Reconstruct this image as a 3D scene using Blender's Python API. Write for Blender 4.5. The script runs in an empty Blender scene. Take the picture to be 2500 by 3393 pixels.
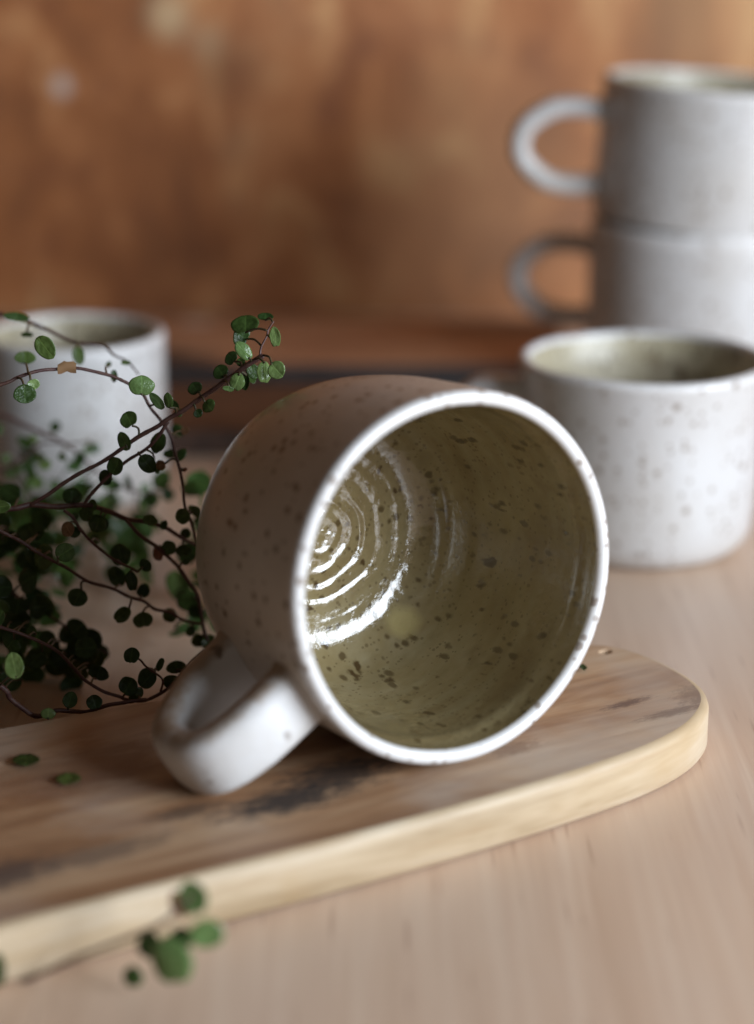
import bpy, bmesh, math, random
from mathutils import Vector, Matrix, noise
random.seed(7)
sc = bpy.context.scene
COL = sc.collection
# ------------------------------------------------------------------ camera
PITCH = math.radians(17.0); CAM_H = 0.2225; FPX = 7219.0; CX, CY = 1250.0, 1696.5
cam_d = bpy.data.cameras.new('camera'); cam = bpy.data.objects.new('camera', cam_d); COL.objects.link(cam)
cam.location = (0, 0, CAM_H); cam.rotation_euler = (math.pi/2 - PITCH, 0, 0)
cam_d.sensor_fit = 'VERTICAL'; cam_d.sensor_height = 23.5; cam_d.lens = 50.0
cam_d.clip_start = 0.01; cam_d.clip_end = 50
cam_d.dof.use_dof = True; cam_d.dof.focus_distance = 0.553; cam_d.dof.aperture_fstop = 3.3
sc.camera = cam
# ------------------------------------------------------------------ room light
world = bpy.data.worlds.new('World'); sc.world = world; world.use_nodes = True
bg = world.node_tree.nodes['Background']
bg.inputs['Color'].default_value = (1.0, 0.84, 0.70, 1); bg.inputs['Strength'].default_value = 0.055
win_d = bpy.data.lights.new('window_light', 'AREA'); win_d.shape = 'RECTANGLE'
win_d.size = 0.64; win_d.size_y = 0.42; win_d.energy = 15.2; win_d.color = (0.83, 0.92, 1.03)
win = bpy.data.objects.new('window_light', win_d); COL.objects.link(win)
win.location = (0.735, 0.09, 0.29)
win.rotation_euler = (Vector((0.0, 0.56, 0.05)) - win.location).to_track_quat('-Z', 'Y').to_euler()
sc.view_settings.view_transform = 'Standard'; sc.view_settings.look = 'None'
sc.view_settings.exposure = 0.0; sc.view_settings.gamma = 1.0
sc.cycles.use_denoising = True
sc.cycles.max_bounces = 10

# ------------------------------------------------------------------ helpers
R_ = Vector((1, 0, 0)); U_ = Vector((0, math.sin(PITCH), math.cos(PITCH))); B_ = Vector((0, -math.cos(PITCH), math.sin(PITCH)))
def at(x, y, d):
    """world point seen at photo pixel x, y at camera depth d"""
    return Vector((0, 0, CAM_H)) + d*((x-CX)/FPX*R_ + (CY-y)/FPX*U_ - B_)
def on_plane(x, y, z):
    r = (x-CX)/FPX*R_ + (CY-y)/FPX*U_ - B_
    return Vector((0, 0, CAM_H)) + r*((z-CAM_H)/r.z)
def tag(o, label, cat, group=None):
    o['label'] = label; o['category'] = cat
    if group: o['group'] = group
    return o
def thing(name, label, cat, loc=(0, 0, 0), group=None):
    o = bpy.data.objects.new(name, None); COL.objects.link(o); o.location = loc
    o.empty_display_size = 0.02
    return tag(o, label, cat, group)
def mesh_obj(name, bm, mats, parent=None, smooth=True):
    me = bpy.data.meshes.new(name); bm.to_mesh(me); bm.free()
    for m in (mats if isinstance(mats, (list, tuple)) else [mats]): me.materials.append(m)
    for p in me.polygons: p.use_smooth = smooth
    o = bpy.data.objects.new(name, me); COL.objects.link(o)
    if parent: o.parent = parent
    return o
def catmull(pts, n=8, closed=False):
    pts = [Vector(p) for p in pts]; out = []; L = len(pts)
    rng = range(L) if closed else range(L-1)
    for i in rng:
        if closed: p0, p1, p2, p3 = pts[(i-1) % L], pts[i], pts[(i+1) % L], pts[(i+2) % L]
        else: p0, p1, p2, p3 = pts[max(i-1, 0)], pts[i], pts[i+1], pts[min(i+2, L-1)]
        for k in range(n):
            t = k/n
            out.append(0.5*((2*p1) + (p2-p0)*t + (2*p0-5*p1+4*p2-p3)*t*t + (3*p1-p0-3*p2+p3)*t**3))
    if not closed: out.append(pts[-1])
    return out
def tube(bm, path, radii, seg=8, mat=0):
    rings = []; prev = None
    for i, p in enumerate(path):
        t = (path[min(i+1, len(path)-1)] - path[max(i-1, 0)]).normalized()
        ref = prev if prev is not None else (Vector((0, 0, 1)) if abs(t.z) < .9 else Vector((1, 0, 0)))
        s = (ref - t*ref.dot(t)).normalized(); b = t.cross(s); prev = s
        rings.append([bm.verts.new(p + radii[i]*(math.cos(a)*s + math.sin(a)*b)) for a in [2*math.pi*k/seg for k in range(seg)]])
    for r0, r1 in zip(rings, rings[1:]):
        for k in range(seg):
            f = bm.faces.new((r0[k], r0[(k+1) % seg], r1[(k+1) % seg], r1[k])); f.material_index = mat
    for r in (rings[0][::-1], rings[-1]):
        f = bm.faces.new(r); f.material_index = mat

# ------------------------------------------------------------------ materials
class NT:
    def __init__(s, name):
        s.m = bpy.data.materials.new(name); s.m.use_nodes = True; s.t = s.m.node_tree
        s.p = s.t.nodes['Principled BSDF']; s.out = s.t.nodes['Material Output']
    def n(s, typ, **kw):
        nd = s.t.nodes.new(typ)
        for k, v in kw.items():
            if k.startswith('i_'):
                key = k[2:]; key = int(key) if key.isdigit() else key.replace('_', ' ')
                nd.inputs[key].default_value = v
            else: setattr(nd, k, v)
        return nd
    def l(s, a, b): s.t.links.new(a, b)
    def coord(s, scale=(1, 1, 1), rot=(0, 0, 0), loc=(0, 0, 0)):
        tc = s.n('ShaderNodeTexCoord'); mp = s.n('ShaderNodeMapping')
        mp.inputs['Scale'].default_value = scale; mp.inputs['Rotation'].default_value = rot; mp.inputs['Location'].default_value = loc
        s.l(tc.outputs['Object'], mp.inputs['Vector']); return mp.outputs['Vector']
    def noise(s, vec, scale, detail=4, rough=.55, dist=0.0):
        nd = s.n('ShaderNodeTexNoise'); nd.inputs['Scale'].default_value = scale; nd.inputs['Detail'].default_value = detail
        nd.inputs['Roughness'].default_value = rough; nd.inputs['Distortion'].default_value = dist
        s.l(vec, nd.inputs['Vector']); return nd.outputs['Fac']
    def ramp(s, fac, stops, interp='LINEAR'):
        nd = s.n('ShaderNodeValToRGB'); cr = nd.color_ramp; cr.interpolation = interp
        while len(cr.elements) < len(stops): cr.elements.new(.5)
        for e, (p, c) in zip(cr.elements, stops):
            e.position = p; e.color = (*c, 1) if isinstance(c, tuple) else (c, c, c, 1)
        s.l(fac, nd.inputs['Fac']); return nd.outputs['Color']
    def mix(s, fac, a, b, mode='MIX'):
        nd = s.n('ShaderNodeMix'); nd.data_type = 'RGBA'; nd.blend_type = mode
        for sock, v in ((nd.inputs[0], fac), (nd.inputs[6], a), (nd.inputs[7], b)):
            if hasattr(v, 'is_linked'): s.l(v, sock)
            elif isinstance(v, tuple): sock.default_value = (*v, 1)
            else: sock.default_value = v
        return nd.outputs[2]
    def math(s, op, a, b=0.0, c=None):
        nd = s.n('ShaderNodeMath'); nd.operation = op
        for sock, v in zip(nd.inputs, (a, b, c)):
            if v is None: continue
            if hasattr(v, 'is_linked'): s.l(v, sock)
            else: sock.default_value = v
        return nd.outputs[0]
    def speck(s, vec, scale, size, keep, soft=.25, wob=0.25):
        """sparse irregular dots: 0..1 mask"""
        nz = s.n('ShaderNodeTexNoise'); nz.inputs['Scale'].default_value = scale*1.7; nz.inputs['Detail'].default_value = 2
        s.l(vec, nz.inputs['Vector'])
        off = s.n('ShaderNodeVectorMath', operation='SCALE'); s.l(nz.outputs['Color'], off.inputs[0]); off.inputs['Scale'].default_value = wob/scale*1.4
        add = s.n('ShaderNodeVectorMath', operation='ADD'); s.l(vec, add.inputs[0]); s.l(off.outputs[0], add.inputs[1])
        v = s.n('ShaderNodeTexVoronoi'); v.inputs['Scale'].default_value = scale; s.l(add.outputs[0], v.inputs['Vector'])
        sep = s.n('ShaderNodeSeparateColor'); s.l(v.outputs['Color'], sep.inputs[0])
        thr = s.math('MULTIPLY', sep.outputs[1], size); thr = s.math('ADD', thr, size*.25)
        d = s.math('SUBTRACT', thr, v.outputs['Distance'])
        mr = s.n('ShaderNodeMapRange'); mr.interpolation_type = 'SMOOTHSTEP'; s.l(d, mr.inputs[0]); mr.inputs[1].default_value = 0; mr.inputs[2].default_value = size*soft
        k = s.math('LESS_THAN', sep.outputs[0], keep)
        return s.math('MULTIPLY', mr.outputs[0], k)
    def bump(s, h, strength, dist=0.001, prev=None):
        b = s.n('ShaderNodeBump'); b.inputs['Strength'].default_value = strength; b.inputs['Distance'].default_value = dist
        s.l(h, b.inputs['Height'])
        if prev is not None: s.l(prev, b.inputs['Normal'])
        return b.outputs['Normal']
    def set(s, **kw):
        for k, v in kw.items():
            sock = s.p.inputs[k.replace('_', ' ')]
            if hasattr(v, 'is_linked'): s.l(v, sock)
            elif isinstance(v, tuple) and len(v) == 3: sock.default_value = (*v, 1)
            else: sock.default_value = v
        return s.m

def glaze_outer(name, base, warm, speckle=.75, rough=.33):
    g = NT(name); v = g.coord()
    big = g.noise(v, 28, 3); fine = g.noise(v, 900, 2)
    col = g.mix(g.ramp(big, [(.35, 0.0), (.7, 1.0)]), base, warm)
    a = g.speck(v, 220, .34, .30, .6); b = g.speck(v, 400, .48, .42, .5)
    col = g.mix(g.math('MULTIPLY', a, speckle), col, (.16, .10, .055))
    col = g.mix(g.math('MULTIPLY', b, speckle*.9), col, (.17, .11, .065))
    col = g.mix(g.ramp(fine, [(.55, 0.0), (.8, .18)]), col, (.30, .24, .18))
    h = g.noise(v, 260, 3)
    return g.set(Base_Color=col, Roughness=rough, Coat_Weight=.25, Coat_Roughness=.12, Normal=g.bump(h, .12, .0006))
M_white = glaze_outer('pale_speckled_glaze', (.585, .575, .565), (.52, .495, .465))
M_main = glaze_outer('oatmeal_speckled_glaze', (.58, .525, .46), (.47, .41, .34), .95)
M_rim = glaze_outer('rim_glaze', (.71, .70, .69), (.63, .61, .585), .75)

def glaze_handle():
    g = NT('handle_glaze_worn_edges'); v = g.coord(); sx = g.n('ShaderNodeSeparateXYZ'); g.l(v, sx.inputs[0])
    nz = g.noise(v, 220, 4, .6)
    e = g.math('ADD', g.math('ABSOLUTE', sx.outputs[1]), g.math('MULTIPLY_ADD', nz, .004, -.002))
    mr = g.n('ShaderNodeMapRange'); g.l(e, mr.inputs[0]); mr.inputs[1].default_value = .0068; mr.inputs[2].default_value = .0086
    col = g.mix(g.ramp(g.noise(v, 60, 3), [(.4, 0.0), (.7, 1.0)]), (.66, .65, .64), (.59, .565, .535))
    col = g.mix(g.math('MULTIPLY', mr.outputs[0], .8), col, (.30, .19, .10))
    a = g.speck(v, 190, .42, .32, .5); col = g.mix(g.math('MULTIPLY', a, .8), col, (.13, .08, .045))
    return g.set(Base_Color=col, Roughness=.48, Coat_Weight=.06, Coat_Roughness=.2, Normal=g.bump(nz, .15, .0006))
M_handle = glaze_handle()
def glaze_inner(name, main=True):
    g = NT(name); K = 1.30 if main else 2.2; v = g.coord(); vs = g.coord(scale=(1, 1, .5))
    big = g.noise(v, 40, 4, .6); z = g.n('ShaderNodeSeparateXYZ'); g.l(v, z.inputs[0])
    rings = g.noise(g.coord(scale=(.10, .10, 1)), 190, 3, .55)
    if not main: pal = [(.3, (.37, .315, .20)), (.55, (.47, .415, .295)), (.75, (.55, .50, .39))]
    else: pal = [(.3, (.142*K, .100*K, .043*K)), (.55, (.208*K, .163*K, .080*K)), (.75, (.263*K, .223*K, .132*K))]
    col = g.ramp(big, pal)
    col = g.mix(g.ramp(rings, [(.45, 0.0), (.70, .35)]), col, (.26*K, .235*K, .14*K))
    brown = g.noise(v, 75, 3)
    col = g.mix(g.ramp(brown, [(.56, 0.0), (.72, .5)]), col, (.15, .095, .035))
    a = g.speck(vs, 230, .31, .55, .6, .5); b = g.speck(vs, 400, .46, .42, .6); c = g.speck(v, 900, .42, .35)
    col = g.mix(g.math('MULTIPLY', a, .88), col, (.055, .028, .009))
    col = g.mix(g.math('MULTIPLY', b, .75), col, (.06, .035, .012))
    col = g.mix(g.math('MULTIPLY', c, .5), col, (.08, .05, .02))
    if main:   # a pale patch low on the wall near the bottom
        tc = g.n('ShaderNodeTexCoord'); mp = g.n('ShaderNodeMapping'); g.l(tc.outputs['Object'], mp.inputs['Vector'])
        mp.vector_type = 'TEXTURE'; mp.inputs['Location'].default_value = PALE_PATCH; mp.inputs['Scale'].default_value = (.0070, .0070, .0085)
        nn = g.n('ShaderNodeTexNoise'); nn.inputs['Scale'].default_value = 1.2; g.l(mp.outputs[0], nn.inputs['Vector'])
        ln = g.n('ShaderNodeVectorMath', operation='LENGTH'); g.l(mp.outputs[0], ln.inputs[0])
        dd = g.math('ADD', ln.outputs['Value'], g.math('MULTIPLY', nn.outputs['Fac'], .5))
        col = g.mix(g.ramp(dd, [(.62, .75), (1.0, 0.0)]), col, (.50, .42, .19))
    h1 = g.noise(v, 420, 3, .6); h2 = g.noise(v, 130, 2)
    nrm = g.bump(h2, .35, .0010); nrm = g.bump(h1, .40, .0005, nrm)
    nrm = g.bump(rings, .10, .0005, nrm)
    return g.set(Base_Color=col, Roughness=.11 if main else .38, Coat_Weight=.8 if main else .1, Coat_Roughness=.05 if main else .2, Normal=nrm)
PALE_PATCH = (0, 0, -1)

def wood_top():
    g = NT('worn_board_top'); v = g.coord(scale=(5, 30, 30)); vf = g.coord(scale=(9, 130, 60)); vb = g.coord()
    n1 = g.noise(v, 1.6, 5, .6, .6); n2 = g.noise(vf, 1.5, 3); n3 = g.noise(vb, 14, 4, .6)
    col = g.ramp(n1, [(.27, (.18, .080, .036)), (.42, (.36, .195, .10)), (.55, (.51, .325, .19)), (.72, (.62, .46, .31))])
    col = g.mix(g.ramp(n2, [(.45, 0.0), (.75, .40)]), col, (.24, .13, .07))
    col = g.mix(g.ramp(n3, [(.45, 0.0), (.70, .70)]), col, (.54, .47, .40))
    # short dark streaks along the grain
    st = g.speck(g.coord(scale=(.16, 1, 1)), 75, .36, .30, .7, .5)
    col = g.mix(g.math('MULTIPLY', st, .55), col, (.10, .055, .035))
    # dark scorched patch beneath the mug
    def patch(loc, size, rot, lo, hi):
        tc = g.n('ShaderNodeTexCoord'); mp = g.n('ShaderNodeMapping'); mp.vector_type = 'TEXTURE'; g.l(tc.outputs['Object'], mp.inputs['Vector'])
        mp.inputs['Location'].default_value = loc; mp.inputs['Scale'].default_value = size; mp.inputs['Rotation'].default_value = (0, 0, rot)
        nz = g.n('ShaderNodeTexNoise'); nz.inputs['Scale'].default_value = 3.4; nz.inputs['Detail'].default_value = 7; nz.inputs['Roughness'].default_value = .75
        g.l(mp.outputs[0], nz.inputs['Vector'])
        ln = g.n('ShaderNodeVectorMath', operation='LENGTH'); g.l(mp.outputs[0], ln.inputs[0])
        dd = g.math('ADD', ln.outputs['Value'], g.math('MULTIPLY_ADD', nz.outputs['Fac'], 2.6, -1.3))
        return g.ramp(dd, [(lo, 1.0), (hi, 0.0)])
    return g, col, patch
WT = wood_top()
def finish_wood_top(patches):
    g, col, patch = WT
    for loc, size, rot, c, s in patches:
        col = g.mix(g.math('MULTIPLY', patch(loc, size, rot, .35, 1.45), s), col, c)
    h = g.noise(g.coord(scale=(8, 110, 60)), 2, 4)
    return g.set(Base_Color=col, Roughness=.5, Normal=g.bump(h, .25, .0008))
def wood_edge():
    g = NT('pale_board_edge'); v = g.coord(scale=(7, 7, 60)); vb = g.coord()
    n1 = g.noise(v, 2.2, 4, .6, .4); n3 = g.noise(vb, 30, 3)
    col = g.ramp(n1, [(.28, (.33, .23, .125)), (.5, (.50, .385, .25)), (.72, (.60, .51, .385))])
    col = g.mix(g.ramp(n3, [(.5, 0.0), (.75, .45)]), col, (.42, .27, .12))
    n4 = g.noise(g.coord(scale=(12, 12, 140)), 2.0, 3); col = g.mix(g.ramp(n4, [(.55, 0.0), (.75, .4)]), col, (.36, .22, .11))
    return g.set(Base_Color=col, Roughness=.55, Normal=g.bump(n1, .15, .0006))
def plywood():
    g = NT('plywood'); r = (0, 0, math.radians(-4))
    v = g.coord(scale=(105, 4, 4), rot=r); v2 = g.coord(scale=(330, 10, 10), rot=r); vb = g.coord()
    n1 = g.noise(v, 1.3, 4, .55, .5); n2 = g.noise(v2, 1.2, 3); n3 = g.noise(vb, 9, 3)
    col = g.ramp(n1, [(.25, (.57, .385, .26)), (.5, (.655, .465, .33)), (.75, (.71, .535, .395))])
    col = g.mix(g.ramp(n2, [(.45, 0.0), (.75, .32)]), col, (.50, .31, .21))
    po_ = g.speck(g.coord(scale=(1, .07, 1), rot=r), 620, .40, .35, .8, .2); col = g.mix(g.math('MULTIPLY', po_, .55), col, (.36, .20, .125))
    col = g.mix(g.ramp(n3, [(.40, 0.0), (.75, .30)]), col, (.62, .52, .44))
    fl = g.speck(vb, 45, .05, .35, .6); fd = g.speck(g.coord(loc=(.3, .2, 0)), 38, .05, .35, .6)
    col = g.mix(g.math('MULTIPLY', fl, .7), col, (.75, .72, .68)); col = g.mix(g.math('MULTIPLY', fd, .6), col, (.22, .10, .06))
    return g.set(Base_Color=col, Roughness=.42, Normal=g.bump(n2, .12, .0005))
def mottled_wall():
    g = NT('rusty_mottled_wall'); v = g.coord(scale=(1, 1, .55)); vb = g.coord()
    n1 = g.noise(v, 27, 4, .58, .6); n2 = g.noise(vb, 34, 3, .6); n3 = g.noise(g.coord(loc=(3, 1, 2), scale=(1, 1, .7)), 15, 3)
    n4 = g.noise(g.coord(loc=(1, 5, 2)), 5, 2)
    col = g.ramp(n1, [(.32, (.235, .082, .026)), (.46, (.35, .122, .036)), (.56, (.47, .182, .062)), (.70, (.68, .36, .15))])
    col = g.mix(g.ramp(n2, [(.52, 0.0), (.68, .42)]), col, (.17, .050, .020))
    col = g.mix(g.ramp(n3, [(.55, 0.0), (.70, .75)]), col, (.48, .215, .080))
    col = g.mix(g.ramp(n4, [(.50, 0.0), (.75, .35)]), col, (.36, .19, .12))
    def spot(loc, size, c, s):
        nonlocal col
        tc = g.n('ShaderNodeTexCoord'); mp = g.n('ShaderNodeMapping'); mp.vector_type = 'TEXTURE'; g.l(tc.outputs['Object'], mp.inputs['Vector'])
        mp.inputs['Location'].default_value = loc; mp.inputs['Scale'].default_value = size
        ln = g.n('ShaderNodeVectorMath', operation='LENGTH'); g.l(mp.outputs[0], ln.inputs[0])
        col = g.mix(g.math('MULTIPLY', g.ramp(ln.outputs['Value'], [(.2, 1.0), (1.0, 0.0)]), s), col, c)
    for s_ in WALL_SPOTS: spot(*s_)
    return g.set(Base_Color=col, Roughness=.62, Normal=g.bump(n2, .2, .002))
def simple(name, c1, c2, scale=60, rough=.55, bump=.1):
    g = NT(name); n = g.noise(g.coord(), scale, 4)
    return g.set(Base_Color=g.ramp(n, [(.3, c1), (.7, c2)]), Roughness=rough, Normal=g.bump(n, bump, .0006))
def leaf_mat(name, c1, c2, trans, rough=.33):
    g = NT(name); oi = g.n('ShaderNodeObjectInfo'); v = g.coord()
    ve = g.n('ShaderNodeVectorMath', operation='ADD'); g.l(v, ve.inputs[0])
    cmb = g.n('ShaderNodeCombineXYZ'); g.l(g.math('MULTIPLY', oi.outputs['Random'], 40.0), cmb.inputs[0]); g.l(cmb.outputs[0], ve.inputs[1])
    n = g.noise(ve.outputs[0], 1.3, 3)
    col = g.ramp(n, [(.3, c1), (.7, c2)])
    sx = g.n('ShaderNodeSeparateXYZ'); g.l(v, sx.inputs[0])
    mid = g.ramp(g.math('ABSOLUTE', sx.outputs[0]), [(.02, .45), (.07, 0.0)])
    col = g.mix(mid, col, tuple(min(1, c*1.8) for c in c2))
    hsv = g.n('ShaderNodeHueSaturation'); g.l(col, hsv.inputs['Color'])
    g.l(g.math('MULTIPLY_ADD', oi.outputs['Random'], .7, .65), hsv.inputs['Value'])
    g.l(g.math('MULTIPLY_ADD', oi.outputs['Random'], -.04, .52), hsv.inputs['Hue'])
    g.set(Base_Color=hsv.outputs[0], Roughness=rough, Normal=g.bump(n, .12, .03))
    tr = g.n('ShaderNodeBsdfTranslucent'); g.l(hsv.outputs[0], tr.inputs['Color'])
    mx = g.n('ShaderNodeMixShader'); mx.inputs[0].default_value = trans
    g.l(g.p.outputs[0], mx.inputs[1]); g.l(tr.outputs[0], mx.inputs[2]); g.l(mx.outputs[0], g.out.inputs['Surface'])
    return g.m
M_leaf = leaf_mat('vine_leaf', (.046, .088, .018), (.088, .155, .038), .40)
M_leaf_pale = leaf_mat('pale_vine_leaf', (.115, .20, .055), (.19, .30, .105), .25, .24)  # paler copy of vine_leaf, painting in the brightness of lit leaves
M_leaf_dry = leaf_mat('dry_leaf', (.22, .09, .04), (.34, .17, .09), .15, .7)
M_stem = simple('vine_stem', (.060, .022, .022), (.12, .060, .045), 700, .5, .3)
M_stem_green = simple('vine_petiole', (.05, .06, .02), (.10, .06, .035), 500, .5, .2)

# ------------------------------------------------------------------ the setting
TB = 0.0135                                       # top of the cutting board
bm = bmesh.new()
for x, y in ((-1.1, -.30), (1.1, -.30), (1.1, 1.08), (-1.1, 1.08)): bm.verts.new((x, y, 0))
bm.faces.new(bm.verts[:])
tbl = mesh_obj('tabletop', bm, plywood()); tbl['kind'] = 'structure'
WALL_Y = 1.06
def wall_at(x, y):
    r = (x-CX)/FPX*R_ + (CY-y)/FPX*U_ - B_
    return Vector((0, 0, CAM_H)) + r*(WALL_Y/r.y)
WALL_SPOTS = []
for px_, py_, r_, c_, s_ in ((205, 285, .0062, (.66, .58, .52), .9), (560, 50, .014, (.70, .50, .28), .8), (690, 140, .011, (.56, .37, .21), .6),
                             (2520, -60, .10, (.62, .40, .19), .35), (760, 230, .022, (.14, .052, .02), .5), (1640, 640, .075, (.60, .34, .18), .45), (1330, 820, .05, (.46, .22, .10), .5)):  # broad pale spot right of centre paints in stronger window light
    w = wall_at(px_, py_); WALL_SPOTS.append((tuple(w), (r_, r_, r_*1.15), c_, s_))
bm = bmesh.new()
for x, z in ((-1.1, -.02), (1.1, -.02), (1.1, 1.1), (-1.1, 1.1)): bm.verts.new((x, WALL_Y, z))
bm.faces.new(bm.verts[:])
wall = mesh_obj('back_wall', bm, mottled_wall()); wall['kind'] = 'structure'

# ------------------------------------------------------------------ boards
def slab(bm, outline, z0, z1, bev=.0008, hole=None):
    """plank from a closed outline; material 0 top and bottom, 1 sides; eased edges"""
    n = len(outline); cen = sum((Vector(p) for p in outline), Vector((0, 0)))/n
    def inset(d):
        res = []
        for i in range(n):
            a = Vector(outline[i-1]); b = Vector(outline[i]); c = Vector(outline[(i+1) % n])
            t = (c-a).normalized(); nn = Vector((-t.y, t.x))
            res.append(b + nn*d)
        return res
    loops = []
    for d, z in ((bev, z0), (0, z0+bev), (0, z1-bev*1.6), (bev*.4, z1-bev*.5), (bev*1.6, z1)):
        loops.append([bm.verts.new((p.x, p.y, z)) for p in inset(d)])
    for a, b in zip(loops, loops[1:]):
        for i in range(n):
            f = bm.faces.new((a[i], a[(i+1) % n], b[(i+1) % n], b[i])); f.material_index = 1; f.smooth = True
    f = bm.faces.new(loops[0][::-1]); f.material_index = 0
    top = loops[-1]
    if hole is None:
        f = bm.faces.new(top); f.material_index = 0
    else:
        hc, hr = hole
        ring = [bm.verts.new((hc[0]+hr*math.cos(a), hc[1]+hr*.8*math.sin(a), z1)) for a in [2*math.pi*k/20 for k in range(20)]]
        low = [bm.verts.new((v.co.x, v.co.y, z0+.001)) for v in ring]
        es = [bm.edges.new((l[i], l[(i+1) % len(l)])) if bm.edges.get((l[i], l[(i+1) % len(l)])) is None else bm.edges.get((l[i], l[(i+1) % len(l)])) for l in (top, ring) for i in range(len(l))]
        r = bmesh.ops.triangle_fill(bm, edges=es, use_beauty=True, normal=(0, 0, 1))
        for g_ in r['geom']:
            if isinstance(g_, bmesh.types.BMFace): g_.material_index = 0
        for i in range(20):
            f = bm.faces.new((ring[i], ring[(i+1) % 20], low[(i+1) % 20], low[i])); f.material_index = 0
        f = bm.faces.new(low); f.material_index = 0
BO = [(-.30, .262), (-.16, .343), (-.0765, .3955), (-.0414, .4168), (.0034, .4436), (.0314, .4618), (.0539, .4780), (.0685, .4905),
      (.0790, .5035), (.0850, .5190), (.0838, .5325), (.0775, .5460), (.0700, .5560), (.0610, .5610), (.047, .5590), (.010, .5460), (-.0569, .5202), (-.0937, .5020), (-.18, .458), (-.30, .395)]
ang = math.radians(31)
org = Vector((.02, .50))
def to_board(p):   # board lengthwise along its local x
    d = Vector((p[0], p[1])) - org
    return Vector((d.x*math.cos(ang) + d.y*math.sin(ang), -d.x*math.sin(ang) + d.y*math.cos(ang)))
outl = [Vector((p.x, p.y)) for p in catmull([to_board(p).to_3d() for p in BO], 6, True)]
def bp(x, y):      # photo pixel on the board top, in the board's own coordinates
    w = on_plane(x, y, TB); q = to_board((w.x, w.y)); return (q.x, q.y, TB)
hq = bp(2008, 2160)
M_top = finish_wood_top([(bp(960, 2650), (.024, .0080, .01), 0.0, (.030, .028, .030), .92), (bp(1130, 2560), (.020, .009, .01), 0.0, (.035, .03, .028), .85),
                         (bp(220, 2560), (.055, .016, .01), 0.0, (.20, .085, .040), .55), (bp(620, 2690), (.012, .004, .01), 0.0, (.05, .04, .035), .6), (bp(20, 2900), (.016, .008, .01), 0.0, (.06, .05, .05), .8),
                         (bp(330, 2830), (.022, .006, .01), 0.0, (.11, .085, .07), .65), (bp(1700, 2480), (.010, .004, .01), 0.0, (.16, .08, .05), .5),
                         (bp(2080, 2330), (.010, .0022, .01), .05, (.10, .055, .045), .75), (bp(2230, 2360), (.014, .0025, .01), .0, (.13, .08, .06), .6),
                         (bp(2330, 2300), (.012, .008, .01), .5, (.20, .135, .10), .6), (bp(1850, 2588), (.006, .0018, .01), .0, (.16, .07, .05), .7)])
M_edge = wood_edge()
bm = bmesh.new(); slab(bm, outl, 0.0005, TB, .0013, ((hq[0], hq[1]), .0021))
board = mesh_obj('cutting_board', bm, [M_top, M_edge], None, False)
for p in board.data.polygons: p.use_smooth = p.material_index == 1
board.location = (org.x, org.y, 0); board.rotation_euler = (0, 0, ang)
tag(board, 'worn wooden cutting board with rounded end under the tipped mug', 'cutting board')

def plank_mat():
    g = NT('brown_plank'); v = g.coord(scale=(8, 40, 40)); n = g.noise(v, 2.0, 4, .6, .4); nb = g.noise(g.coord(), 40, 3)
    col = g.ramp(n, [(.3, (.36, .16, .08)), (.55, (.52, .27, .145)), (.72, (.66, .42, .27))])
    for loc, size, c, s_ in (((-.115, -.035, .0145), (.050, .034, .03), (.045, .030, .024), .92), ((-.082, .036, .0145), (.010, .010, .02), (.75, .62, .52), .7), ((.07, .02, .0145), (.05, .02, .02), (.09, .04, .02), .7)):  # dark left end, pale blotch, stack's shadow painted dark at right
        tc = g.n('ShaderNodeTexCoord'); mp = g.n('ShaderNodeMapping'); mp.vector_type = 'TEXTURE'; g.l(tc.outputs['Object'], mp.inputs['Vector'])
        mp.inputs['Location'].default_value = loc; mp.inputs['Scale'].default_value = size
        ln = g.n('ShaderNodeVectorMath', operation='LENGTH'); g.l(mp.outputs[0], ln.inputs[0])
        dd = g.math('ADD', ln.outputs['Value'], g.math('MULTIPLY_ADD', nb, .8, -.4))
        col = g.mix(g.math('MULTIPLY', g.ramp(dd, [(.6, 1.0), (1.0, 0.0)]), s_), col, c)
    return g.set(Base_Color=col, Roughness=.55, Normal=g.bump(n, .2, .0008))
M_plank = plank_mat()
M_bark = simple('dark_plank_edge', (.012, .010, .010), (.040, .028, .024), 60, .7, .4)
M_slat = simple('dark_brown_slat', (.070, .032, .018), (.16, .080, .045), 45, .5, .4)
M_slat_edge = simple('slat_edge', (.025, .014, .010), (.10, .05, .03), 70, .7, .5)
bm = bmesh.new(); rs = random.Random(4)
fr = [Vector((-.40 + .025*i, .800 + .006*noise.noise(Vector((i*.6, 1, 0))))) for i in range(18)]
sl = [p - Vector((0, .84)) for p in fr + [Vector((.025, .878)), Vector((-.40, .880))]]
slab(bm, sl, .0005, .0100, .0008)
slat = mesh_obj('rough_board', bm, [M_slat, M_slat_edge], None, False); slat.location = (0, .84, 0)
tag(slat, 'low dark brown board lying in front of the plank, behind the tipped mug', 'board')
bm = bmesh.new()
po = [Vector((-.36, .893)), Vector((-.2, .8905)), Vector((.02, .8895)), Vector((.078, .892)), Vector((.084, .985)), Vector((-.36, .985))]
po = [p - Vector((0, .94)) for p in po]
slab(bm, po, .0005, .0145, .0008)
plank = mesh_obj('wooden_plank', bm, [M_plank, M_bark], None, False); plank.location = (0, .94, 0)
tag(plank, 'blurred brown plank with a dark front edge lying against the wall', 'plank')

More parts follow.
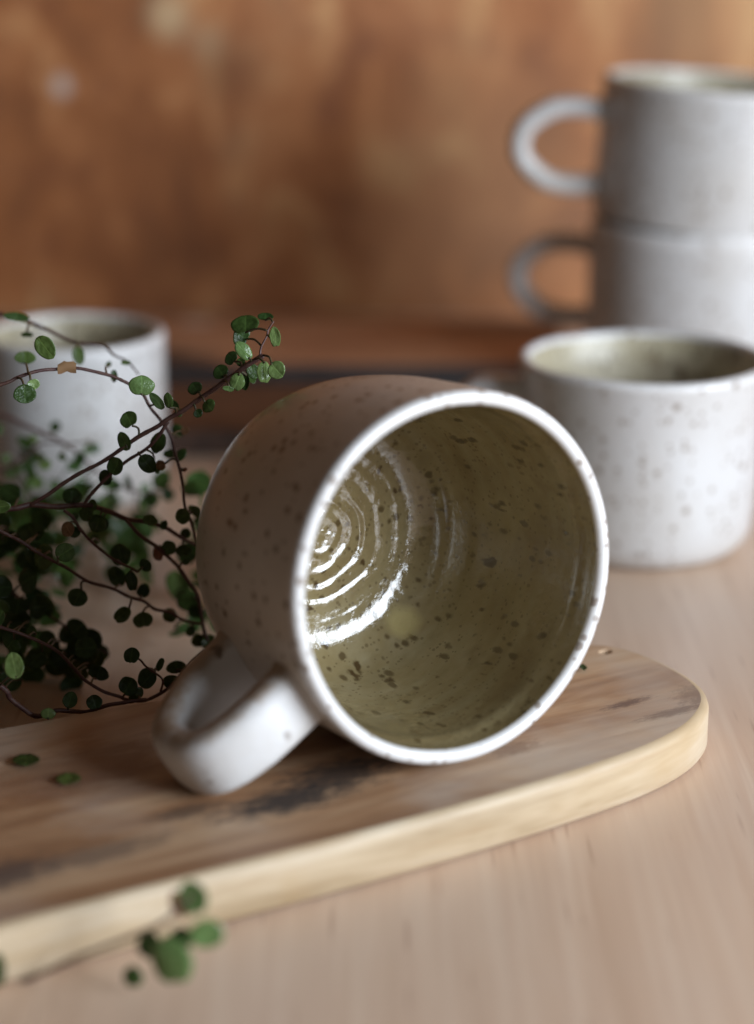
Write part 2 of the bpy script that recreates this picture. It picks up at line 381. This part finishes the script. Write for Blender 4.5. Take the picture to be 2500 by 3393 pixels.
# ------------------------------------------------------------------ mugs
def lathe(profile, seg, split, wob=0.0, seed=0, rimspan=None):
    """profile: (r, z) from the outer base centre over the rim to the inner centre; faces past index split are interior"""
    bm = bmesh.new(); rings = []
    for i, (r, z) in enumerate(profile):
        if r < 1e-6: rings.append([bm.verts.new((0, 0, z))]); continue
        ring = []
        for k in range(seg):
            a = 2*math.pi*k/seg
            w = wob*noise.noise(Vector((math.cos(a)*1.3+seed, math.sin(a)*1.3, z*25))) if wob else 0
            zz = z + (wob*.6*noise.noise(Vector((math.cos(a)*1.1, math.sin(a)*1.1+seed*3, 5)))*min(1, z/.05) if wob else 0)
            if i > split and r < .039 and z < .040:      # thrower's finger marks, a slightly wobbling spiral
                cz, sz = math.cos(a), math.sin(a)
                fl = profile[-1][1]
                ww = 1 if z < fl+.005 else max(.0, 1-(z-fl-.005)/.028)
                ph = r*2*math.pi/.0049 + (z-fl)*560 + a + 1.5*noise.noise(Vector((cz*1.4, sz*1.4, r*120+seed)))
                amp = .00020*ww*min(1, r/.004)*(.45+1.1*abs(noise.noise(Vector((cz*1.1+3, sz*1.1, r*210)))))
                dd = amp*(math.sin(ph) + .25*math.sin(2.3*ph+1)) + .00010*ww*noise.noise(Vector((cz*r*420, sz*r*420, z*300)))
                if z < fl+.005: zz += dd
                else: w += dd*.8
            ring.append(bm.verts.new(((r+w*min(1, r/.02))*math.cos(a), (r+w*min(1, r/.02))*math.sin(a), zz)))
        rings.append(ring)
    for i, (a, b) in enumerate(zip(rings, rings[1:])):
        mi = 0 if i < split else 1
        if rimspan and rimspan[0] <= i < rimspan[1]: mi = 2
        for k in range(seg):
            k2 = (k+1) % seg
            vs = (a[0], b[k2], b[k]) if len(a) == 1 else ((a[k], a[k2], b[0]) if len(b) == 1 else (a[k], a[k2], b[k2], b[k]))
            f = bm.faces.new(vs); f.material_index = mi
    bm.normal_update()
    return bm
def smooth_pts(pts, n=6):
    return [(p.x, p.y) for p in catmull([Vector((a, b, 0)) for a, b in pts], n)]
def mug_profile(outer, th, floor, rings=True, lip=.0008):
    """outer: list of (r, z) from base corner to the rim"""
    o = smooth_pts(outer, 7)
    prof = [(0, .0012), (o[0][0]*.55, .0012), (o[0][0]*.93, .0010)] + o
    n_out = len(prof)
    rt, zt = o[-1]
    rr = th/2
    for k in range(1, 10):                        # rounded lip
        a = math.pi*k/9
        prof.append((rt - rr + rr*math.cos(a), zt + rr*.9*math.sin(a)))
    rim = (n_out-2, len(prof)-1)
    inner = []
    for r, z in reversed(o[:-1]):
        t = th*(1.0 - .12*min(1, (zt-z)/.012))
        if z > floor + .014 and zt - z > .0015: inner.append((r - t - .0011*min(1, (zt-z)/.007)**2, z))
    r0, z0 = inner[-1]
    cr = min(.016, z0-floor)
    nst = 10
    for k in range(1, nst+1):                     # rounded corner between wall and floor
        a = math.pi/2*k/nst
        inner.append((r0 - cr*.9*(1-math.cos(a)), z0 - (z0-floor-.0004)*math.sin(a)))
    rc = inner[-1][0]; m = 60
    for k in range(1, m):
        inner.append((rc*(1-k/m), floor + .0004*(1-k/m)))
    inner.append((0, floor))
    split = len(prof) - 1
    return prof + inner, split, rim
def handle_bm(path, wt, wn, seg=20):
    """strap swept in the local xz plane; wt half width across (y), wn half thickness; both (start, mid, end)"""
    P = catmull([Vector((x, 0, z)) for x, z in path], 8); bm = bmesh.new(); rings = []
    n = len(P)
    for i, p in enumerate(P):
        t = (P[min(i+1, n-1)] - P[max(i-1, 0)]).normalized(); nn = Vector((t.z, 0, -t.x)); u = i/(n-1)
        q = lambda w: (w[0]*(1-2*u)+w[1]*2*u) if u < .5 else (w[1]*(2-2*u)+w[2]*(2*u-1))
        flare = 1 + .35*max(0, 1-u/.10)**2 + .35*max(0, 1-(1-u)/.10)**2
        a, b = q(wt)*flare, q(wn)*flare
        ring = []
        for k in range(seg):
            th = 2*math.pi*k/seg; c, s_ = math.cos(th), math.sin(th)
            ex = .72
            y = a*math.copysign(abs(c)**ex, c); m = b*math.copysign(abs(s_)**ex, s_)
            w = .00025*noise.noise(p*90 + Vector((c, s_, 0)))
            ring.append(bm.verts.new(p + Vector((0, y+w, 0)) + nn*(m+w)))
        rings.append(ring)
    for a, b in zip(rings, rings[1:]):
        for k in range(seg): bm.faces.new((a[k], b[k], b[(k+1) % seg], a[(k+1) % seg]))
    bm.faces.new(rings[0]); bm.faces.new(rings[-1][::-1])
    bmesh.ops.recalc_face_normals(bm, faces=bm.faces)
    return bm

# the mug lying on its side
H = .0700
main_outer = [(.0255, .0004), (.0300, .0016), (.0350, .0062), (.0392, .0130), (.0424, .0230), (.0439, .0360), (.0443, .0490), (.0444, .0600), (.0444, H-.0016)]
prof, split, rim = mug_profile(main_outer, .0035, .0062)
axis_h = Vector((.53, -.848, 0)).normalized(); EL = math.radians(4.5)
a_ax = (axis_h*math.cos(EL) + Vector((0, 0, math.sin(EL)))).normalized()
side = Vector((0, 0, 1)).cross(a_ax).normalized()           # horizontal, towards the back right
left_h = -side if side.x > 0 else side                      # towards the viewer's left
down = -(a_ax.cross(left_h)).normalized()
if down.z > 0: down = -down
def mug_rot(phi):
    hx = (math.cos(phi)*left_h + math.sin(phi)*down).normalized(); hy = a_ax.cross(hx).normalized()
    return Matrix((hx, hy, a_ax)).transposed()
rot = mug_rot(.6)
low = min((rot @ Vector((r*math.cos(t), r*math.sin(t), z))).z for r, z in prof for t in [2*math.pi*k/180 for k in range(180)])
# slide along the sight line through the rim's centre until the wall touches the board
RIM_PX = (1525, 1925)
ray = (RIM_PX[0]-CX)/FPX*R_ + (CY-RIM_PX[1])/FPX*U_ - B_
dep = .512
for _ in range(40):
    base = Vector((0, 0, CAM_H)) + ray*dep - a_ax*H
    dep += (base.z + low - TB)/(-ray.z)
base = Vector((0, 0, CAM_H)) + ray*dep - a_ax*H
# roll the mug about its axis until the handle rests on the board as well
hp = [(.0405, .0570), (.0480, .0577), (.0590, .0575), (.0680, .0542), (.0707, .0468), (.0684, .0385), (.0600, .0322), (.0500, .0295), (.0370, .0290)]
hb = handle_bm(hp, (.0086, .0082, .0092), (.0053, .0050, .0053))
p0, p1 = .2, 1.1
for _ in range(24):
    pm = (p0+p1)/2
    if min((mug_rot(pm) @ v.co).z for v in hb.verts) + base.z > TB: p0 = pm
    else: p1 = pm
rot = mug_rot(p0)
mug = thing('mug', 'speckled oatmeal mug lying on its side, open rim facing the viewer', 'mug', base)
mug.rotation_mode = 'QUATERNION'; mug.rotation_quaternion = rot.to_quaternion()
M_inner_other = None
def local_of(px, py, d): return tuple(rot.transposed() @ (at(px, py, d) - base))
# pale patch: where the sight line through that pixel meets the inner wall
for k in range(600):
    q = rot.transposed() @ (at(1335, 2060, .49+k*.0003) - base); rq = math.hypot(q.x, q.y)
    lim = .0384 if q.z > .022 else .0384 - (.0158 - math.sqrt(max(0, .0158**2 - (.022-q.z)**2)))
    if q.z < .062 and (rq > lim or q.z < .0066): break
PALE_PATCH = tuple(q)
M_inner = glaze_inner('olive_inner_glaze', True)
M_inner_other = glaze_inner('olive_inner_glaze_plain', False)
mesh_obj('body', lathe(prof, 216, split, .0006, 1, rim), [M_main, M_inner, M_rim], mug)
mesh_obj('handle', hb, M_handle, mug)

def upright_mug(label, centre, outer, th, floor, hdl, hrot, tilt=0, group=None, seed=3, mat=None):
    t = thing('mug', label, 'mug', centre, group)
    prof, split, rim = mug_profile(outer, th, floor, True)
    mesh_obj('body', lathe(prof, 96, split, .0006, seed, rim), [mat or M_white, M_inner_other, M_rim], t)
    if hdl: mesh_obj('handle', handle_bm(*hdl), mat or M_white, t)
    t.rotation_euler = (Matrix.Rotation(tilt, 3, 'Y') @ Matrix.Rotation(hrot, 3, 'Z')).to_euler()
    return t
# low wide cup behind the tipped mug
c = on_plane(2140, 1890, 0)
upright_mug('low wide speckled cup standing on the table in front of the stack', (c.x+.001, c.y+.030, 0),
            [(.0285, .0004), (.0325, .0014), (.0362, .0060), (.0378, .0140), (.0384, .0280), (.0389, .0440), (.0402, .0550), (.0413, .0620)], .0040, .006,
            ([(.0360, .0515), (.0450, .0525), (.0550, .0515), (.0615, .0440), (.0615, .0340), (.0550, .0260), (.0470, .0230), (.0360, .0220)], (.0065, .006, .0065), (.0036, .0034, .0036)),
            math.radians(174), 0, None, 5)
# stack of two
SY = .86
r = (2360-CX)/FPX*R_ + (CY-800)/FPX*U_ - B_; SX = r.x*SY/r.y - .003
stack_outer = [(.0378, .0004), (.0390, .0012), (.0396, .0045), (.0408, .0062), (.0450, .0078), (.0457, .0100), (.0458, .0220), (.0458, .0360), (.0459, .0500), (.0460, .0597)]
low_outer = stack_outer[:-1] + [(.0460, .0800)]
hz = lambda dz: ([(x_, z_+dz) for x_, z_ in ((.0430, .0490), (.0535, .0503), (.0655, .0490), (.0750, .0420), (.0772, .0350), (.0750, .0282), (.0655, .0212), (.0540, .0199), (.0430, .0210))], (.0062, .0058, .0062), (.0040, .0037, .0040))
upright_mug('lower pale mug of the stack of two, carrying another mug', (SX, SY, 0), low_outer, .0036, .0075, hz(.0180), math.radians(158), 0, 'mugs stacked in a pair', 8)
upright_mug('top mug of the stack, tilted, with a bright white handle', (SX-.0002, SY, .0737), stack_outer, .0036, .0075, hz(-.002), math.radians(184), math.radians(4.0), 'mugs stacked in a pair', 11)
# cup behind the plant
c = on_plane(222, 1712, 0)
upright_mug('pale straight sided cup standing behind the vine leaves', (c.x, c.y+.030, 0),
            [(.0255, .0004), (.0290, .0012), (.0314, .0050), (.0322, .0150), (.0324, .0300), (.0324, .0450), (.0326, .0577)], .0036, .006, None, 0, 0, None, 14)

# ------------------------------------------------------------------ the vine
def leaf_mesh(name, notch=.16, pointy=0.0, cup=.22, seed=0):
    """round leaf blade of unit radius in the local xy plane, stalk end at -y, with real thickness"""
    bm = bmesh.new(); n = 24; rs = (0.0, .5, .82, 1.0); rnd = random.Random(seed)
    out = []
    for k in range(n):
        a = 2*math.pi*k/n - math.pi/2
        rr = 1 - notch*math.exp(-((k if k < n/2 else k-n)/1.1)**2) + .035*math.sin(2*a+seed*1.7) + .02*math.sin(5*a+seed) + .012*rnd.uniform(-1, 1)
        rr += pointy*math.exp(-((k-n/2)/1.3)**2)
        out.append((a, rr))
    for s_ in (1, -1):
        cen = bm.verts.new((0, 0, .02*s_)); prev = None
        for r0 in rs[1:]:
            ring = []
            for a, rr in out:
                x, y = r0*rr*math.cos(a), r0*rr*math.sin(a)
                z = cup*(r0*r0) - .10*math.exp(-(x/.12)**2)*r0 + .04*math.sin(3*a+seed)*r0*r0
                ring.append(bm.verts.new((x, y, z + .02*s_*(1-r0*.8))))
            for k in range(n):
                k2 = (k+1) % n
                vs = (cen, ring[k], ring[k2]) if prev is None else (prev[k], ring[k], ring[k2], prev[k2])
                bm.faces.new(vs if s_ > 0 else vs[::-1])
            prev = ring
        if s_ > 0: edge = prev
        else:
            for k in range(n): bm.faces.new((edge[k], prev[k], prev[(k+1) % n], edge[(k+1) % n]))
    me = bpy.data.meshes.new(name); bm.to_mesh(me); bm.free()
    for p in me.polygons: p.use_smooth = True
    return me
LM = {}
for key, mat in (('g', M_leaf), ('p', M_leaf_pale), ('d', M_leaf_dry)):
    LM[key] = []
    for i, (no, po_, cu) in enumerate(((.20, 0, .16), (.08, .06, -.20), (.14, .0, .28), (.05, .12, .10))):
        me = leaf_mesh('leaf', no, po_, cu, i); me.materials.append(mat); LM[key].append(me)
rl = random.Random(21)
def put_leaf(parent, c, w, h, ang, kind, tilt=None, toward=None, name='leaf'):
    """c world point, half sizes w, h in metres; the stalk end points along toward (world) when given"""
    o = bpy.data.objects.new(name, rl.choice(LM[kind])); COL.objects.link(o)
    o.parent = parent
    if toward is not None and ang is None:
        dx, dy = toward.dot(R_), toward.dot(U_); ang = math.atan2(dy, dx) + math.pi/2
    elif ang is None: ang = rl.uniform(0, 6.28)
    else: ang = math.radians(ang)
    X = math.cos(ang)*R_ + math.sin(ang)*U_; Y = -math.sin(ang)*R_ + math.cos(ang)*U_; N = X.cross(Y)
    tl = rl.uniform(-.55, .55) if tilt is None else tilt; tu = rl.uniform(-.4, .4)
    Q = Matrix.Rotation(tl, 3, X) @ Matrix.Rotation(tu, 3, Y)
    X, Y, N = Q @ X, Q @ Y, Q @ N
    m = Matrix((X*w, Y*h, N*min(w, h))).transposed().to_4x4(); m.translation = c - parent.location
    o.matrix_basis = m
    return o, Y
def c1(x, y): return (x/1.652, 950 + y/1.652)
def c2(x, y): return (x/1.652, 1600 + y/1.652)
def c4(x, y): return (x/2.99, 1700 + y/2.99)
STEMS = [  # (pixel points, depth start, depth end, radius px start, end)
    ('A', [(-260, 1330)] + [c1(*p) for p in ((0, 540), (100, 500), (215, 462), (300, 450), (420, 448), (520, 465), (620, 492), (700, 525), (745, 560), (790, 600), (830, 665), (880, 730), (930, 810), (965, 920), (985, 1000), (1000, 1100), (1020, 1210), (1050, 1290), (1075, 1390))], .556, .580, 6, 5),
    ('B', [c1(*p) for p in ((170, 1195), (220, 1160), (300, 1115), (420, 1030), (560, 960), (650, 900), (740, 835), (860, 768), (930, 722), (1000, 680), (1080, 625), (1150, 575), (1230, 520), (1300, 470), (1380, 415), (1440, 375))], .566, .556, 6.5, 9),
    ('Btip', [c1(*p) for p in ((1425, 385), (1430, 335), (1462, 270), (1470, 235), (1500, 190))], .556, .556, 4, 2.5),
    ('C', [(-260, 1700)] + [c1(*p) for p in ((35, 1215), (180, 1195), (340, 1203), (480, 1195), (600, 1230), (700, 1275), (830, 1290), (900, 1315))] + [c2(*p) for p in ((960, 280), (1010, 310), (1060, 330), (1150, 350))], .562, .592, 11, 6),
    ('D', [c1(*p) for p in ((470, 1190), (510, 1130), (560, 1070), (640, 1000), (700, 955), (800, 890), (860, 830), (925, 740))], .565, .562, 6, 6),
    ('E', [(-240, 1640)] + [c2(*p) for p in ((0, 262), (100, 310), (200, 375), (320, 440), (430, 505), (500, 545), (620, 580), (720, 630), (790, 650), (850, 690), (930, 705), (1000, 750), (1110, 772))], .562, .590, 6.5, 5.5),
    ('F', [c2(*p) for p in ((350, 150), (400, 190), (440, 250), (490, 315), (560, 375), (640, 430), (720, 470), (750, 490))], .567, .572, 6, 4),
    ('G', [c2(*p) for p in ((690, 205), (760, 280), (850, 340), (920, 400), (980, 470), (1050, 560), (1080, 620), (1100, 700), (1120, 800), (1150, 890), (1190, 960))], .575, .596, 6.5, 7),
    ('H', [(-260, 2010)] + [c2(*p) for p in ((0, 790), (150, 840), (300, 910), (400, 1010), (470, 1080), (560, 1140), (650, 1170), (700, 1188), (800, 1190), (880, 1150), (960, 1090))], .556, .566, 6, 6),
    ('K', [(-200, 2180)] + [c2(*p) for p in ((0, 1110), (60, 1180), (130, 1240), (210, 1275), (320, 1245), (400, 1250), (480, 1257), (600, 1215), (720, 1195), (800, 1187))], .543, .560, 10, 6),
    ('P', [c2(*p) for p in ((728, 950), (770, 970), (797, 1002), (850, 1040), (892, 1080), (880, 1145))], .552, .566, 3.5, 4),
    ('Q', [c2(*p) for p in ((1120, 920), (1062, 965), (1025, 1005), (960, 1088))], .586, .568, 4, 4),
    ('I', [(-200, 1010)] + [c1(*p) for p in ((0, 150), (120, 180), (250, 230), (400, 300), (560, 320), (620, 370), (700, 410), (760, 480))], .618, .604, 9, 3),
    ('J', [(-200, 1330)] + [c1(*p) for p in ((0, 700), (120, 750), (230, 800), (340, 850), (450, 930), (520, 1000), (600, 1060), (700, 1110), (840, 1140))], .668, .660, 10, 3),
    ('L', [(-200, 1560)] + [c1(*p) for p in ((0, 1010), (120, 940), (230, 860), (360, 860), (460, 850))], .660, .655, 6, 3),
    ('N', [(-200, 1900)] + [c2(*p) for p in ((0, 560), (120, 640), (260, 720), (380, 800), (480, 880), (600, 940))], .590, .600, 6, 4),
]
vine = thing('wire_vine', 'trailing green vine with small round leaves beside the tipped mug', 'plant', tuple(at(-230, 2200, .556)))
stem_pts = []; stem_bm = {}
for nm, pts, d0, d1, r0, r1 in STEMS:
    n = len(pts); W = [at(x, y, d0 + (d1-d0)*i/(n-1)) for i, (x, y) in enumerate(pts)]
    P = catmull(W, 6); m = len(P)
    if nm in 'ABCDEFGHK': P = [p + Vector((noise.noise(p*160), noise.noise(p*160+Vector((9, 0, 0))), noise.noise(p*160+Vector((0, 9, 0)))))*.00035 for p in P]
    rad = [((r0+(r1-r0)*i/(m-1))*.56/FPX)*(1+.22*noise.noise(Vector((i*.9, r0, 0)))) for i in range(m)]
    bm = bmesh.new(); tube(bm, [p - vine.location for p in P], rad, 8); stem_bm[nm] = bm
    stem_pts += [(p, nm) for p in P]
def nearest(p, names=None):
    return min(((q-p).length, i) for i, (q, nm) in enumerate(stem_pts) if names is None or nm in names)[1]
def px_of(p):
    v = p - Vector((0, 0, CAM_H)); d = -v.dot(B_); return CX + FPX*v.dot(R_)/d, CY - FPX*v.dot(U_)/d, d
stem_px = [(px_of(p), nm) for p, nm in stem_pts]
def vine_leaf(x, y, w, h, rot=None, kind='g', depth=None, stem=None, tilt=None):
    """pixel centre, half sizes in photo pixels"""
    best = min(((q[0]-x)**2 + (q[1]-y)**2, i) for i, (q, nm) in enumerate(stem_px) if (stem is None or nm in stem))
    i = best[1]; sp, nm = stem_pts[i]; d = depth if depth is not None else stem_px[i][0][2] + rl.uniform(-.004, .004)
    c = at(x, y, d); k = d/FPX
    o, Y = put_leaf(vine, c, w*k, h*k, rot, kind, tilt, sp - c)
    base_ = c + (-Y if (-Y).dot(sp-c) > 0 or rot is None else Y)*(h*k*.85)
    mid = (base_ + sp)/2 + Vector((0, 0, .0008)) + R_*rl.uniform(-.0008, .0008)
    L = (base_-sp).length
    if L < .045:
        path = catmull([sp, mid, base_], 3); tube(stem_bm[nm], [q - vine.location for q in path], [.00030]*len(path), 5, 1)
    return o
s1 = 1/1.652
L1 = [  # crop-1 leaves: x, y, w, h, rot, kind, depth
    (248, 330, 55, 68, None, 'g', .556), (140, 390, 62, 34, 0, 'g', .585), (778, 542, 70, 57, 0, 'p', .553), (862, 627, 30, 55, 40, 'p', .558), (707, 728, 50, 45, None, 'g', None),
    (683, 848, 40, 52, None, 'g', None), (637, 985, 52, 50, None, 'g', None), (582, 1045, 43, 42, None, 'g', None), (397, 1147, 52, 48, None, 'g', None), (922, 625, 27, 45, 10, 'g', None),
    (1070, 555, 44, 34, None, 'g', None), (1140, 652, 42, 34, None, 'g', None), (1085, 692, 28, 22, None, 'g', None), (1345, 208, 82, 52, 0, 'g', .560), (1322, 268, 60, 45, None, 'g', .564),
    (1335, 352, 38, 62, 40, 'p', .553), (1508, 275, 32, 58, 8, 'p', .550), (1455, 165, 45, 22, 0, 'g', .562), (1268, 390, 42, 32, None, 'g', .560), (1210, 467, 48, 36, None, 'g', .560),
    (1298, 522, 42, 50, -20, 'p', .553), (1250, 558, 32, 16, -20, 'p', .553), (1450, 468, 42, 62, 0, 'p', .552), (1515, 455, 54, 46, None, 'p', .550), (1347, 525, 25, 46, -8, 'g', .560),
    (1385, 462, 36, 42, None, 'g', .560), (862, 850, 46, 62, None, 'g', .568), (805, 968, 50, 54, None, 'g', None), (880, 975, 30, 28, None, 'd', .572), (886, 1060, 52, 54, None, 'g', None),
    (920, 1138, 38, 36, None, 'g', None), (1003, 1258, 44, 42, None, 'g', None), (1075, 1230, 36, 22, None, 'g', None), (990, 920, 28, 42, None, 'g', .585), (935, 915, 26, 40, None, 'g', .59), (182, 535, 38, 30, None, 'p', .556),
    (137, 590, 66, 50, 5, 'g', .553), (430, 375, 36, 48, None, 'g', .605), (90, 165, 72, 26, -10, 'g', .60), (825, 1278, 42, 32, None, 'g', None), (690, 415, 28, 14, 0, 'g', .595),
    (625, 490, 20, 36, 0, 'g', .585), (596, 425, 18, 14, None, 'g', .6), (480, 1245, 42, 42, None, 'g', .572), (537, 1295, 52, 50, None, 'g', .572), (512, 1197, 36, 26, None, 'g', .572),
    (0, 1205, 36, 60, None, 'g', .55), (1012, 790, 22, 26, None, 'd', .58), (1012, 1002, 12, 14, None, 'd', .576), (900, 1305, 22, 30, None, 'g', None), (410, 1258, 22, 20, None, 'g', None), (960, 650, 20, 30, None, 'g', .57),
    (1380, 505, 22, 30, None, 'g', .565), (985, 690, 24, 18, None, 'g', .57), (1320, 412, 26, 24, None, 'g', .562), (855, 990, 22, 30, None, 'g', .575), (150, 262, 36, 16, 0, 'g', .60), (970, 790, 34, 40, None, 'g', .60),
]
for x, y, w, h, rt, kd, dp in L1:
    X, Y = c1(x, y); vine_leaf(X, Y, w*s1, h*s1, rt, kd, dp, tilt=rl.uniform(-.3, .3))
L2 = [
    (358, 380, 56, 54, None, 'g', .545), (660, 392, 54, 66, 15, 'g', .575), (797, 450, 40, 32, None, 'g', None), (638, 515, 50, 62, 20, 'g', .588), (722, 540, 32, 60, 8, 'g', None), (787, 592, 38, 38, None, 'g', None),
    (427, 626, 58, 48, None, 'g', None), (672, 718, 40, 58, -50, 'g', None), (785, 750, 56, 44, 8, 'g', None), (932, 727, 42, 40, None, 'g', None), (870, 385, 32, 45, 0, 'd', None), (928, 355, 42, 42, None, 'g', None),
    (1005, 370, 48, 34, 0, 'g', None), (1018, 430, 20, 22, None, 'g', None), (1017, 276, 30, 27, None, 'g', None), (985, 565, 68, 92, 25, 'p', .635), (1030, 652, 54, 60, None, 'g', .605), (1078, 702, 40, 50, None, 'g', .60),
    (1035, 795, 70, 36, 0, 'p', .63), (960, 828, 40, 14, 0, 'p', .63), (1085, 862, 40, 36, None, 'g', None), (1140, 872, 45, 42, None, 'g', None), (1180, 922, 34, 60, 0, 'g', .585), (1150, 962, 44, 50, None, 'g', None),
    (1097, 1020, 40, 46, None, 'g', .585), (720, 945, 45, 45, None, 'g', .548), (880, 995, 22, 42, -30, 'g', None), (967, 1010, 58, 34, 5, 'g', None), (945, 1092, 46, 50, None, 'g', None), (812, 1070, 55, 60, None, 'g', None),
    (705, 1112, 56, 52, None, 'g', None), (745, 1160, 50, 34, None, 'g', None), (515, 1200, 45, 42, None, 'g', None), (385, 1190, 42, 44, None, 'g', None), (265, 1265, 40, 32, 0, 'p', .545), (80, 1003, 60, 70, 12, 'p', .535),
    (375, 255, 42, 40, 30, 'd', .565), (60, 60, 60, 60, None, 'g', .60), (410, 270, 30, 34, None, 'g', .57), (560, 215, 46, 40, None, 'g', .575), (1060, 150, 34, 24, None, 'g', .59), (1045, 812, 26, 30, None, 'g', None),
    (800, 245, 24, 60, 30, 'p', .63), (172, 820, 38, 32, None, 'g', .57), (540, 1040, 60, 40, None, 'g', .57), (60, 880, 60, 40, None, 'g', .565), (0, 740, 30, 50, None, 'g', .55), (120, 740, 55, 50, None, 'g', .59),
    (560, 930, 46, 40, None, 'g', .60), (420, 900, 56, 60, None, 'g', .59), (370, 820, 50, 60, None, 'g', .60), (190, 620, 50, 55, None, 'g', .61), (250, 330, 60, 56, None, 'g', .61), (140, 450, 70, 60, None, 'g', .63),
    (330, 960, 60, 46, None, 'g', .58), (200, 960, 60, 60, None, 'g', .58), (520, 310, 30, 28, None, 'g', .59),
]
for x, y, w, h, rt, kd, dp in L2:
    X, Y = c2(x, y); vine_leaf(X, Y, w*s1, h*s1, rt, kd, dp, tilt=rl.uniform(-.3, .3))
for i in range(36):       # blurred small leaves in front of the pale cup
    t = rl.random(); X = rl.uniform(-20, 330) if t < .72 else rl.uniform(330, 520)
    Y = 1400 + .42*max(X, 0) + rl.gauss(60, 75)
    vine_leaf(X, Y, rl.uniform(12, 26), rl.uniform(14, 32), None, rl.choice('gpp'), rl.uniform(.640, .690), 'JL')
for i in range(125):       # the shaded clump low at the left
    X = rl.uniform(-160, 340); Y = rl.uniform(1720, 2290) - .10*X
    if X > 150 and Y < 2080: continue
    vine_leaf(X, Y, rl.uniform(30, 48), rl.uniform(28, 46), None, 'g', rl.uniform(.570, .64), 'NHEK')
for nm, bm in stem_bm.items():
    mesh_obj('stem', bm, [M_stem, M_stem_green], vine)
# the dense heart of the plant, leaves nobody could count
bm = bmesh.new(); rf = random.Random(5); src = LM['g'][0]
for i in range(900):
    c_ = Vector((rf.uniform(-.30, -.072), rf.uniform(.545, .69), 0)); hmax = .046*max(.15, 1-abs(c_.y-.61)/.11)*min(1, max(0, (-.080 + (.022 if c_.y > .63 else 0) - c_.x)/.03))
    c_.z = .004 + rf.random()**.8*hmax
    if c_.x > (-.066 if c_.y > .63 else -.090): continue
    if c_.y < .53 + .018*(c_.x+.09)/-.05: continue
    k = rf.uniform(.0024, .0040)
    Q = Matrix.Rotation(rf.uniform(0, 6.28), 3, 'Z') @ Matrix.Rotation(rf.uniform(.3, 1.7), 3, 'X') @ Matrix.Rotation(rf.uniform(0, 6.28), 3, 'Z')
    vs = [bm.verts.new(c_ - vine.location + Q @ (v.co*k)) for v in src.vertices[:73]]
    for p in src.polygons:
        if all(j < 73 for j in p.vertices): bm.faces.new([vs[j] for j in p.vertices])
for i in range(330):      # unseen leaves added behind the tipped mug to shade the table
    c_ = Vector((rf.uniform(-.055, .035), 0, 0)); c_.y = .598 + .35*(c_.x+.055) + rf.uniform(-.004, .035); c_.z = .003 + rf.random()*.042
    k = rf.uniform(.0024, .0040)
    Q = Matrix.Rotation(rf.uniform(0, 6.28), 3, 'Z') @ Matrix.Rotation(rf.uniform(.3, 1.7), 3, 'X')
    vs = [bm.verts.new(c_ - vine.location + Q @ (v.co*k)) for v in src.vertices[:73]]
    for p in src.polygons:
        if all(j < 73 for j in p.vertices): bm.faces.new([vs[j] for j in p.vertices])
fo = mesh_obj('foliage', bm, M_leaf, vine); fo['kind'] = 'stuff'
# a scrap of dry leaf sheath round the arching stem
bm = bmesh.new(); sp = [p for p, nm in stem_pts if nm == 'A']
seg = [p for p in sp if 190 < px_of(p)[0] < 256]
if len(seg) > 1:
    a_, b_ = seg[0], seg[-1]; rows = []
    for i in range(7):
        c_ = a_.lerp(b_, i/6) + U_*.0006*math.sin(i/6*math.pi)
        rows.append([bm.verts.new(c_ - vine.location + U_*(hh + .0002*math.sin(i*2.1+hh*3000)) + B_*(.0011*math.cos(hh/.0016*1.3)-.0002)) for hh in (-.0015, -.0008, 0, .0008, .0013)])
    for r0, r1 in zip(rows, rows[1:]):
        for k in range(4): bm.faces.new((r0[k], r1[k], r1[k+1], r0[k+1]))
    mesh_obj('dry_sheath', bm, M_leaf_dry, vine)

# ------------------------------------------------------------------ blurred sprig near the camera, fallen leaves
sprig = thing('vine_sprig', 'blurred sprig of round green leaves in front of the board edge', 'plant', tuple(at(-150, 3330, .452)))
W = [at(x, y, d) for x, y, d in ((-150, 3330, .452), (60, 3260, .447), (260, 3170, .441), (420, 3110, .437), (520, 3070, .434), (600, 3010, .433), (630, 2960, .433))]
P = catmull(W, 5); bm = bmesh.new(); tube(bm, [p - sprig.location for p in P], [.0005]*len(P), 7)
mesh_obj('stem', bm, M_stem, sprig)
for x, y, w, h, rt, kd, d in ((640, 2975, 52, 62, 15, 'p', .433), (600, 3000, 30, 52, 30, 'd', .437), (685, 3095, 62, 48, 0, 'p', .431), (565, 3190, 74, 86, 10, 'p', .431), (495, 3130, 42, 48, 0, 'g', .437), (440, 3240, 34, 38, 0, 'g', .440), (600, 3110, 40, 38, 0, 'g', .436), (-5, 3215, 26, 60, 0, 'g', .440)):
    put_leaf(sprig, at(x, y, d), w*d/FPX, h*d/FPX, rt, kd, .15)
def flat_leaf(x, y, w, h, label):
    c = on_plane(x, y, TB); k = (c.y*math.cos(PITCH))/FPX
    o = bpy.data.objects.new('fallen_leaf', LM['g'][3]); COL.objects.link(o)
    o.location = c + Vector((0, 0, .0008)); o.scale = (w*k, h*k, .0026); o.rotation_euler = (.05, .04, rl.uniform(-.3, .3))
    tag(o, label, 'leaf', 'leaves fallen on the board')
flat_leaf(88, 2530, 54, 46, 'small green leaf lying flat on the board, nearer the photo edge')
flat_leaf(228, 2592, 50, 42, 'small green leaf lying flat on the board, nearer the mug handle')
flat_leaf(1932, 2222, 16, 24, 'tiny green leaf scrap on the board beside the mug rim')
